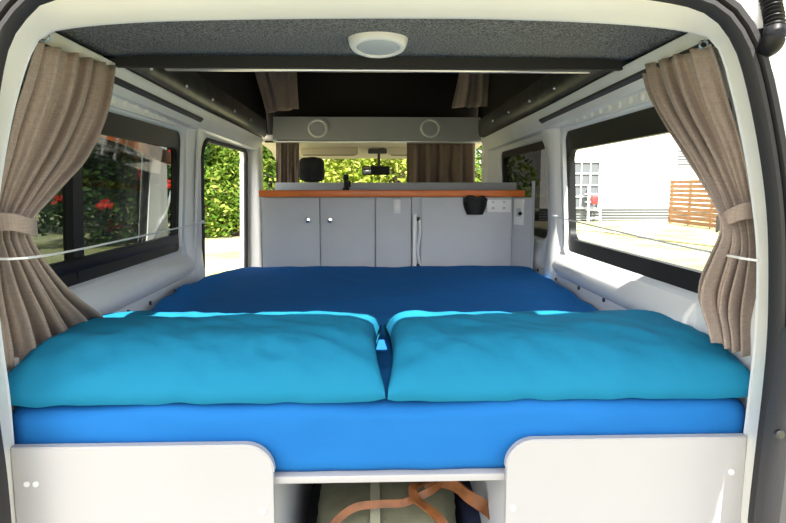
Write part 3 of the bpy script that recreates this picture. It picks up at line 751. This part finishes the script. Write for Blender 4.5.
# ------------------------------------------------------------------ cab
def slab(name, a, b, m, label=None, bev=.0):
    bm = NB(); box2(bm, a, b, bev); return struct(name, bm, m, label=label)
bm = NB(); loft(bm, [[Vector((x, y, z + .02 * (1 - (x / .72) ** 2))) for x in (-.72, -.4, 0, .4, .72)] for y, z in ((3.58, 1.205), (4.0, 1.215), (4.35, 1.19), (4.55, 1.13))], False)
e = struct('ceiling_cab', bm, HEADLINER, label='beige cab headliner'); solid(e, .03, 1)
slab('trim_20', (-.72, 4.75, 0), (.72, 4.80, .80), GREYPL, 'dashboard front')
for s in (-1, 1):
    slab('wall_cab_left' if s < 0 else 'wall_cab_right', (s * .72, 3.56, 0), (s * .75, 4.8, .82), PAINT)
    bm = NB(); tube(bm, cr([Vector((s * .70, 4.82, .78)), Vector((s * .68, 4.66, 1.0)), Vector((s * .64, 4.50, 1.18))], 16), .03, 10); struct('trim_21' if s < 0 else 'trim_22', bm, HEADLINER, label='beige windscreen pillar')
    bm = NB(); loft(bm, [[Vector((s * .735, 3.58, .8)), Vector((s * .735, 4.78, .8))], [Vector((s * .68, 3.58, 1.2)), Vector((s * .67, 4.5, 1.2))]], False)
    struct('window_4' if s < 0 else 'window_5', bm, GLASS_C, label='cab side window')
bm = NB(); loft(bm, [[Vector((-.70, 4.82, .78)), Vector((.70, 4.82, .78))], [Vector((-.64, 4.52, 1.17)), Vector((.64, 4.52, 1.17))]], False); struct('window_6', bm, GLASS_C, label='windscreen')
# seats
def seat(px, label):
    p = at(px, 175, 3.82); e = empty('car_seat', (p.x, 3.85, 0), label, 'seat', 'cab seats')
    obj('backrest', softbox(p.x - .22, p.x + .22, 3.80, 3.95, .35, at(px, 184, 3.8).z, 2, 5), SEATM, e, auto=0)
    obj('headrest', softbox(p.x - .085, p.x + .075, 3.80, 3.90, at(px, 182, 3.8).z, at(px, 157, 3.8).z, 5, 4), SEATM, e, auto=0)
    obj('cushion', softbox(p.x - .23, p.x + .23, 3.90, 4.35, .001, .40, 7, 5), SEATM, e, auto=0)
seat(312, 'black fabric driving seat with tall headrest seen through the gap above the worktop')
for x0, x1, lab in ((300, 358, 'beige folded sun visor above the dark headrest'), (388, 412, 'beige folded sun visor beside the long brown cab curtain')):
    a = at(x0, 147, 4.30); b = at(x1, 155, 4.30); e = empty('sun_visor', ((a.x + b.x) / 2, 4.3, a.z), lab, 'sun visor', 'cab sun visors')
    bm = NB(); box2(bm, (a.x, 4.29, b.z), (b.x, 4.312, a.z), .01, 3); obj('visor_board', bm, HEADLINER, e)
    bm = NB(); tube(bm, [Vector((a.x + .02, 4.298, b.z - .001)), Vector((b.x - .02, 4.298, b.z - .001))], .004, 8); obj('edge_piping', bm, CURTD, e)
    bm = NB(); cyl(bm, (a.x + .05, 4.31, a.z - .01), (a.x + .05, 4.33, 1.215), .008, 12); obj('pivot', bm, GREYPL, e)
mp = at(379, 170, 4.25); e = empty('rear_view_mirror', (mp.x, 4.25, mp.z), 'black rear view mirror hanging before the windscreen', 'mirror')
bm = NB(); a = at(362, 166, 4.25); b = at(390, 175, 4.25); box2(bm, (a.x, 4.25, b.z), (b.x, 4.275, a.z), .012, 4); obj('mirror_shell', bm, BLACKPL, e)
bm = NB(); box2(bm, (a.x + .008, 4.247, b.z + .008), (at(371, 166, 4.25).x, 4.2505, a.z - .008), .001); obj('mirror_face', bm, MIRROR, e)
bm = NB(); cyl(bm, (mp.x, 4.26, mp.z + .02), (mp.x, 4.33, 1.20), .01, 12); box2(bm, (at(368, 155, 4.33).x, 4.30, 1.172), (at(387, 155, 4.33).x, 4.36, 1.205), .008); obj('stem', bm, GREYPL, e)

# ------------------------------------------------------------------ outside of the rear opening
# flexible wiring conduit, upper right
hp = cr([at(762, -22, .99), at(768, -8, .985), at(772, 6, .975), at(774.5, 20, .965), at(775, 30, .96)], 90)
cd = empty('wiring_conduit', hp[-1], 'ribbed black cable conduit with an angled boot at the upper right of the opening', 'conduit')
bm = NB(); tube(bm, hp, .012, 16, rfun=lambda t: .0135 + .0025 * math.sin(t * 2 * PI * 14)); obj('ribbed_hose', bm, BLACKPL, cd)
bm = NB(); tube(bm, cr([at(775, 24, .965), at(774, 36, .96), at(771, 44, .965), at(764, 50, .985)], 24), .02, 16, rfun=lambda t: .0145 + .003 * math.sin(t * PI)); obj('boot', bm, BLACKPL, cd)
bm = NB(); p = at(762, 41, .985); cyl(bm, p + Vector((0, .03, 0)), p + Vector((-.002, -.006, 0)), .020, 24, bev=.004); obj('grommet', bm, BLACKPL, cd)
# dark light housings at the body corners
tx = NB(); rings = []
for y_, a_, b_ in ((330, 789, 860), (380, 783, 860), (430, 776, 860), (480, 770, 860), (523, 765, 860), (590, 760, 860)):
    A = at(a_, y_, .955); B = at(b_, y_, .955)
    rings.append([A, A + Vector((.012, -.018, 0)), B + Vector((0, -.018, 0)), B + Vector((0, .06, 0)), A + Vector((0, .03, 0))])
loft(tx, rings, True, True); tl_ = thing('tail_light_housing', tx, GREYPL, 'dark grey plastic tail light housing beside the right panel, outside the rubber seal', 'tail light')
p = at(779, 434, .937); bm = NB(); cyl(bm, p + Vector((0, .004, 0)), p + Vector((0, -.004, 0)), .008, 16, bev=.0015); obj('screw', bm, SCREW, tl_)
# unseen raised tailgate, set back and widened to shape the sun on the bed
tg = empty('tailgate', (0, 1.0, 1.40), 'raised white tailgate out of view, set back and widened to shape the sun, with dark rear glass', 'tailgate')
def tgp(x, d, h=0):     # d: distance from the hinge along the tailgate
    e0 = R(19); return Vector((x, .735 - d * math.cos(e0) + h * math.sin(e0), 1.37 + d * math.sin(e0) + h * math.cos(e0)))
bm = NB()
outl = rrect(-.82, .82, 0, 1.30, .10, 6); hol = rrect(-.60, .60, .13, .60, .08, 6)
loft(bm, [[tgp(x, d, .0) for x, d in hol], [tgp(x, d, 0) for x, d in outl], [tgp(x, d, .06) for x, d in outl], [tgp(x, d, .06) for x, d in hol], [tgp(x, d, 0) for x, d in hol]])
bmesh.ops.remove_doubles(bm, verts=bm.verts[:], dist=1e-5)
obj('door_shell', bm, SUNWHITE, tg)
bm = NB(); loft(bm, [[tgp(-.62, .11, .03), tgp(.62, .11, .03)], [tgp(-.62, .62, .03), tgp(.62, .62, .03)]], False); obj('rear_glass', bm, GLASS_D, tg)
for x in (-.45, .45):
    bm = NB(); box2(bm, (x - .03, .71, 1.36), (x + .03, 1.02, 1.38), .004); obj('hinge', bm, PAINT, tg)
# opened sliding door standing outside the sliding window
sd = empty('sliding_door', (-.86, 1.9, GZ + .3), 'slid open white side door seen through the sliding window', 'door')
bm = NB(); ho = rrect(1.16, 2.27, .70, 1.11, .07, 8); oo = rrect(1.05, 2.42, -.25, 1.20, .09, 8)
fx = lambda z: -(.845 - .05 * max(0, (z - .7) / .5) ** 1.5)
loft(bm, [[Vector((fx(z), y, z)) for y, z in ho], [Vector((fx(z), y, z)) for y, z in oo], [Vector((fx(z) - .035, y, z)) for y, z in oo], [Vector((fx(z) - .035, y, z)) for y, z in ho], [Vector((fx(z), y, z)) for y, z in ho]])
bmesh.ops.remove_doubles(bm, verts=bm.verts[:], dist=1e-5); obj('door_shell', bm, PAINT, sd)
bm = NB(); tube(bm, [Vector((fx(z) - .015, y, z)) for y, z in rrect(1.17, 2.26, .71, 1.10, .07, 8)], .012, 8, True); obj('window_gasket', bm, RUBBER, sd)
bm = NB(); loft(bm, [[Vector((fx(z) - .02, 1.15, z)), Vector((fx(z) - .02, 2.28, z))] for z in (.69, .8, .9, 1.0, 1.12)], False); obj('door_glass', bm, GLASS_L, sd)
bm = NB(); loft(bm, [[at(x, y, Y_), at(x, y + h_, Y_), at(x, y + h_, Y_ + .01) + Vector((-.01, 0, 0)), at(x, y, Y_ + .01) + Vector((-.01, 0, 0))] for x, y, h_, Y_ in ((98, 127, 8, 1.78), (130, 134, 12, 1.98), (158, 146, 14, 2.2), (182, 158, 11, 2.42))], True, True); obj('reflection_strip', bm, AMBER, sd)  # solid strip standing in for an orange reflection in the window
bm = NB(); tube(bm, [atx(186, 140, -.80), atx(165, 215, -.82), atx(152, 246, -.82)], .006, 8); obj('guide_rod', bm, SILVER, sd)

# ------------------------------------------------------------------ outdoors
GRASS = mat('dry_lawn', (.28, .27, .12), .95, col2=(.41, .385, .24), vscale=.9, bump=1, bscale=30, spec=.1)
BOUNCECUT = mat('bounce_cut_ground', (.12, .118, .115), .95, bump=1, bscale=60, var=.3, vscale=20)  # dark ground colour, added to cut bounce onto the white front panels
PATHM = mat('pale_gravel', (.55, .50, .40), .95, var=.2, vscale=3)
HOUSEM = mat('white_cladding', (.80, .78, .70), .6, var=.03, vscale=.5)
CORRU = mat('grey_corrugated', (.17, .18, .19), .6)
TIMBER = mat('brown_timber_slats', (.36, .17, .07), .7, var=.35, vscale=2.5, stretch=(1, 1, 12))
DOORG = mat('grey_screen_door', (.10, .11, .12), .5)
RED = mat('red_paint', (.6, .03, .03), .5)
bm = NB(); rows = []
for j in range(41):
    y = -30 + 110 * j / 40; rows.append([Vector((-70 + 140 * i / 40, y, GZ + .04 * noise.noise(Vector((i * .7, j * .7, 0))))) for i in range(41)])
loft(bm, rows, False); g = struct('ground', bm, GRASS, label='sunlit dry lawn')
bm = NB(); box2(bm, (-1.5, -9, GZ - .02), (1.5, 5.0, GZ + .05)); struct('bounce_cut_slab', bm, BOUNCECUT, label='dark slab added under and behind the van to cut bounced light')  # added slab that keeps bounced light off the bed front
pth = [(540, 228), (590, 230), (640, 236), (700, 243), (760, 250)]; pp = cr([atz(x, y, GZ + .05) for x, y in pth], 20)
bm = NB(); loft(bm, [[p + Vector((0, .35, 0)) for p in pp], [p + Vector((0, -.35, 0)) for p in pp]], False); e = struct('path', bm, PATHM, label='pale path across the lawn'); solid(e, .04, 0)
HY = 27.0
hx = lambda px: at(px, 190, HY).x
hz = lambda py: at(620, py, HY).z
hs = empty('house', (hx(640), HY, GZ), 'white clad house across the lawn beyond the clear right window', 'house')
bm = NB(); box2(bm, (hx(540), HY, hz(208.5)), (hx(900), HY + 6, 5.2)); 
obj('wall_cladding', bm, HOUSEM, hs)
bm = NB(); rows = []
for k in range(41):
    z = GZ - .05 + (hz(208.5) - GZ + .05) * k / 40; yy = HY + .05 + .03 * math.sin(k / 40 * 2 * PI * 5); rows.append([Vector((hx(540), yy, z)), Vector((hx(900), yy, z))])
loft(bm, rows, False); e = obj('corrugated_base', bm, CORRU, hs); solid(e, .03, 0)
bm = NB(); loft(bm, [[Vector((hx(530), HY - .6, 5.2)), Vector((hx(910), HY - .6, 5.2))], [Vector((hx(530), HY + 3, 6.8)), Vector((hx(910), HY + 3, 6.8))], [Vector((hx(530), HY + 6.6, 5.2)), Vector((hx(910), HY + 6.6, 5.2))]], False); e = obj('roof', bm, CORRU, hs); solid(e, .12, 0)
def frame_grid(x0, x1, y0, y1, nv, nh, t):
    bm = NB(); a = (hx(x0), hz(y1)); b = (hx(x1), hz(y0))
    for i in range(nv + 1):
        x = a[0] + (b[0] - a[0]) * i / nv; box2(bm, (x - t, HY - .12, a[1]), (x + t, HY - .02, b[1]))
    for i in range(nh + 1):
        z = a[1] + (b[1] - a[1]) * i / nh; box2(bm, (a[0] - t, HY - .115, z - t), (b[0] + t, HY - .025, z + t))
    return bm
bm = NB(); box2(bm, (hx(572), HY - .05, hz(208)), (hx(597), HY + .02, hz(163))); dd = obj('door', bm, DOORG, hs)
obj('security_grille', frame_grid(571, 598, 162, 208, 3, 4, .03), DIFF, dd)
bm = NB(); box2(bm, (hx(676), HY - .05, hz(166)), (hx(700), HY + .02, hz(150))); w_ = obj('window', bm, DOORG, hs)
bm = NB()
for k in range(7): z = hz(166) + (hz(150) - hz(166)) * k / 6; box2(bm, (hx(675), HY - .09, z - .03), (hx(701), HY - .04, z + .03))
obj('louvres', bm, SILVER, w_)
stp = empty('step_ladder', (hx(594), HY - .8, GZ), 'pale metal steps standing against the house below the grey door', 'ladder')
for px in (588, 600):
    bm = NB(); a = at(px, 223, HY - .8); b = at(px + 1, 186, HY - .2); tube(bm, [Vector((a.x, a.y, GZ)), b], .05, 8); obj('rail', bm, WHITEPL, stp)
for k in range(4):
    bm = NB(); py = 218 - 8 * k; box2(bm, (at(588, py, HY - .7).x, HY - .75 + k * .1, at(590, py, HY - .7).z - .03), (at(600, py, HY - .7).x, HY - .5 + k * .1, at(590, py, HY - .7).z + .03)); obj('tread', bm, DIFF, stp)
bm = NB(); p = at(594.5, 200, HY - .9); box(bm, p, (.28, .2, .35), None, .05, 3); obj('red_box', bm, RED, stp)
# timber slat screen
sc_ = empty('timber_screen', (0, 0, 0), 'brown horizontal slat timber screen on the lawn beside the right curtain', 'fence')
A0 = atz(668, 223, GZ); A1 = at(735, 234, A0.y * .80); A1.z = GZ
sc_.location = A0; d_ = (A1 - A0); d_.z = 0; ln = d_.length; d_.normalize(); nrm = Vector((-d_.y, d_.x, 0)); hgt = at(668, 181, A0.y).z - GZ
rotm = Matrix((d_, nrm, Vector((0, 0, 1)))).transposed()
for k in range(10):
    bm = NB(); z = GZ + .12 + (hgt - .17) * k / 9; box(bm, A0 + d_ * ln / 2 + Vector((0, 0, z - GZ)), (ln, .03, (hgt - .17) / 9 * .80), rotm); obj('slat', bm, TIMBER, sc_)
for t in (.02, .33, .66, .98):
    bm = NB(); box(bm, A0 + d_ * ln * t + nrm * .06 + Vector((0, 0, hgt / 2)), (.09, .09, hgt), rotm); obj('post', bm, TIMBER, sc_)

# bushes and trees: each a trunk and a crown of separate leaves
def foliage(c, rad, n, size, seed, lumps=14):
    rnd = random.Random(seed); bm = NB(); cs = []
    for k in range(lumps):
        v = Vector((rnd.gauss(0, 1), rnd.gauss(0, 1), rnd.gauss(0, 1))).normalized() * rnd.uniform(.35, .78)
        cs.append((Vector((c[0] + v.x * rad[0], c[1] + v.y * rad[1], c[2] + v.z * rad[2])), rnd.uniform(.3, .5)))
    for i in range(n):
        q, r_ = cs[rnd.randrange(lumps)]
        v = Vector((rnd.gauss(0, 1), rnd.gauss(0, 1), rnd.gauss(0, 1))).normalized() * (rnd.random() ** .35) * r_
        p = q + Vector((v.x * rad[0], v.y * rad[1], v.z * rad[2]))
        if p.z < GZ + .05: p.z = GZ + .05 + rnd.random() * .4
        a = Vector((rnd.gauss(0, 1), rnd.gauss(0, 1), rnd.gauss(0, .7))).normalized(); b = a.cross(Vector((rnd.gauss(0, 1), rnd.gauss(0, 1), rnd.gauss(0, 1)))).normalized(); s = size * rnd.uniform(.6, 1.3)
        vs = [bm.verts.new(p - a * s), bm.verts.new(p + b * s * .45), bm.verts.new(p + a * s), bm.verts.new(p - b * s * .45)]; bm.faces.new(vs)
    return bm, cs
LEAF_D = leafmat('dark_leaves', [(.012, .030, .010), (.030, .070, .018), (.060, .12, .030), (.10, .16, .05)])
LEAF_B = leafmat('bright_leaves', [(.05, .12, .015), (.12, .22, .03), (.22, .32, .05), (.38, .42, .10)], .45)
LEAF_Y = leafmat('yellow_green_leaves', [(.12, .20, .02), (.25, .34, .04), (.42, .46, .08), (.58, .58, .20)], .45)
BARK = mat('bark', (.08, .055, .035), .95, bump=1, bscale=40)
FLOWER = leafmat('red_petals', [(.55, .02, .02), (.75, .05, .04), (.8, .12, .10)], .3)
def bush(name, c, rad, n, size, m, seed, label, cat, group=None, flowers=0, lumps=14):
    c = Vector(c); e = empty(name, (c.x, c.y, GZ), label, cat, group)
    bm, cs = foliage(c, rad, n, size, seed, lumps); obj('crown', bm, m, e, smooth=False)
    bm = NB(); tube(bm, cr([Vector((c.x, c.y, GZ - .05)), Vector((c.x + .1, c.y, (GZ + c.z) / 2)), c], 10), .1, 10, rfun=lambda t: .14 - .08 * t)
    for q, r_ in cs[:7]: tube(bm, cr([Vector((c.x, c.y, GZ + (c.z - GZ) * .5)), (c + q) / 2, q], 6), .04, 6)
    obj('trunk', bm, BARK, e)
    if flowers:
        rnd = random.Random(seed + 50); bm = NB()
        for k in range(flowers):
            q, r_ = cs[rnd.randrange(lumps)]; p = q + Vector((rnd.uniform(-.5, .5) * rad[0] * .5, -rad[1] * r_ * 1.0, rnd.uniform(-.5, .5) * rad[2] * .5))
            for j in range(14):
                a = Vector((rnd.gauss(0, 1), rnd.gauss(0, 1), rnd.gauss(0, 1))).normalized(); b = a.cross(Vector((0, 1, .3))).normalized(); p2 = p + Vector((rnd.gauss(0, .12), rnd.gauss(0, .08), rnd.gauss(0, .06))); s = .09
                bm.faces.new([bm.verts.new(p2 - a * s), bm.verts.new(p2 + b * s * .6), bm.verts.new(p2 + a * s), bm.verts.new(p2 - b * s * .6)])
        o = obj('blossom', bm, FLOWER, e, smooth=False); o['kind'] = 'stuff'
GRP = 'shrubs and trees outside'
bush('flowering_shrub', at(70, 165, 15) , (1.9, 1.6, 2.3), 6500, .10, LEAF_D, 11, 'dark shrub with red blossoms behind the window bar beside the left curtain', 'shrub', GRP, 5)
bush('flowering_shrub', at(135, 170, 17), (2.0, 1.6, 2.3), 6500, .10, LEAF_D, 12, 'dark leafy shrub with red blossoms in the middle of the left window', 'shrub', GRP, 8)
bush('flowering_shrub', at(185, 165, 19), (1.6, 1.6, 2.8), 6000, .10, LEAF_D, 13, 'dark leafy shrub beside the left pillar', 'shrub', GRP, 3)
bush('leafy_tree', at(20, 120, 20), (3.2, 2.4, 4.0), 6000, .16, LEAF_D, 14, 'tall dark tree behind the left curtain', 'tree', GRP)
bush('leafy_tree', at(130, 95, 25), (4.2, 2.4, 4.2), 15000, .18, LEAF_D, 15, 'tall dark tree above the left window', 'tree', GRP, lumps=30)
bush('bright_bush', at(238, 190, 19), (1.5, 1.3, 2.1), 8000, .10, LEAF_B, 16, 'bright green leafy bush seen through the side door opening', 'bush', GRP)
bush('bright_bush', at(215, 140, 23), (2.2, 1.6, 3.2), 7000, .12, LEAF_B, 17, 'taller green bush at the back of the side door opening', 'bush', GRP)
bush('bright_bush', at(275, 165, 23), (2.0, 1.6, 3.0), 7000, .12, LEAF_B, 18, 'green bush beyond the cab pillar', 'bush', GRP)
bush('yellow_green_bush', at(330, 175, 20), (1.9, 1.5, 2.4), 8000, .10, LEAF_Y, 19, 'yellow green bush through the windscreen beside the dark headrest', 'bush', GRP)
bush('yellow_green_bush', at(395, 172, 21), (1.9, 1.5, 2.5), 8000, .10, LEAF_Y, 20, 'yellow green bush through the windscreen behind the mirror', 'bush', GRP)
bush('bright_bush', at(475, 165, 24), (2.6, 1.6, 3.0), 6000, .12, LEAF_B, 21, 'green bush beyond the right cab window', 'bush', GRP)
bush('leafy_tree', at(360, 140, 30), (5.5, 2.5, 4.0), 8000, .19, LEAF_B, 22, 'broad green tree far beyond the windscreen', 'tree', GRP)
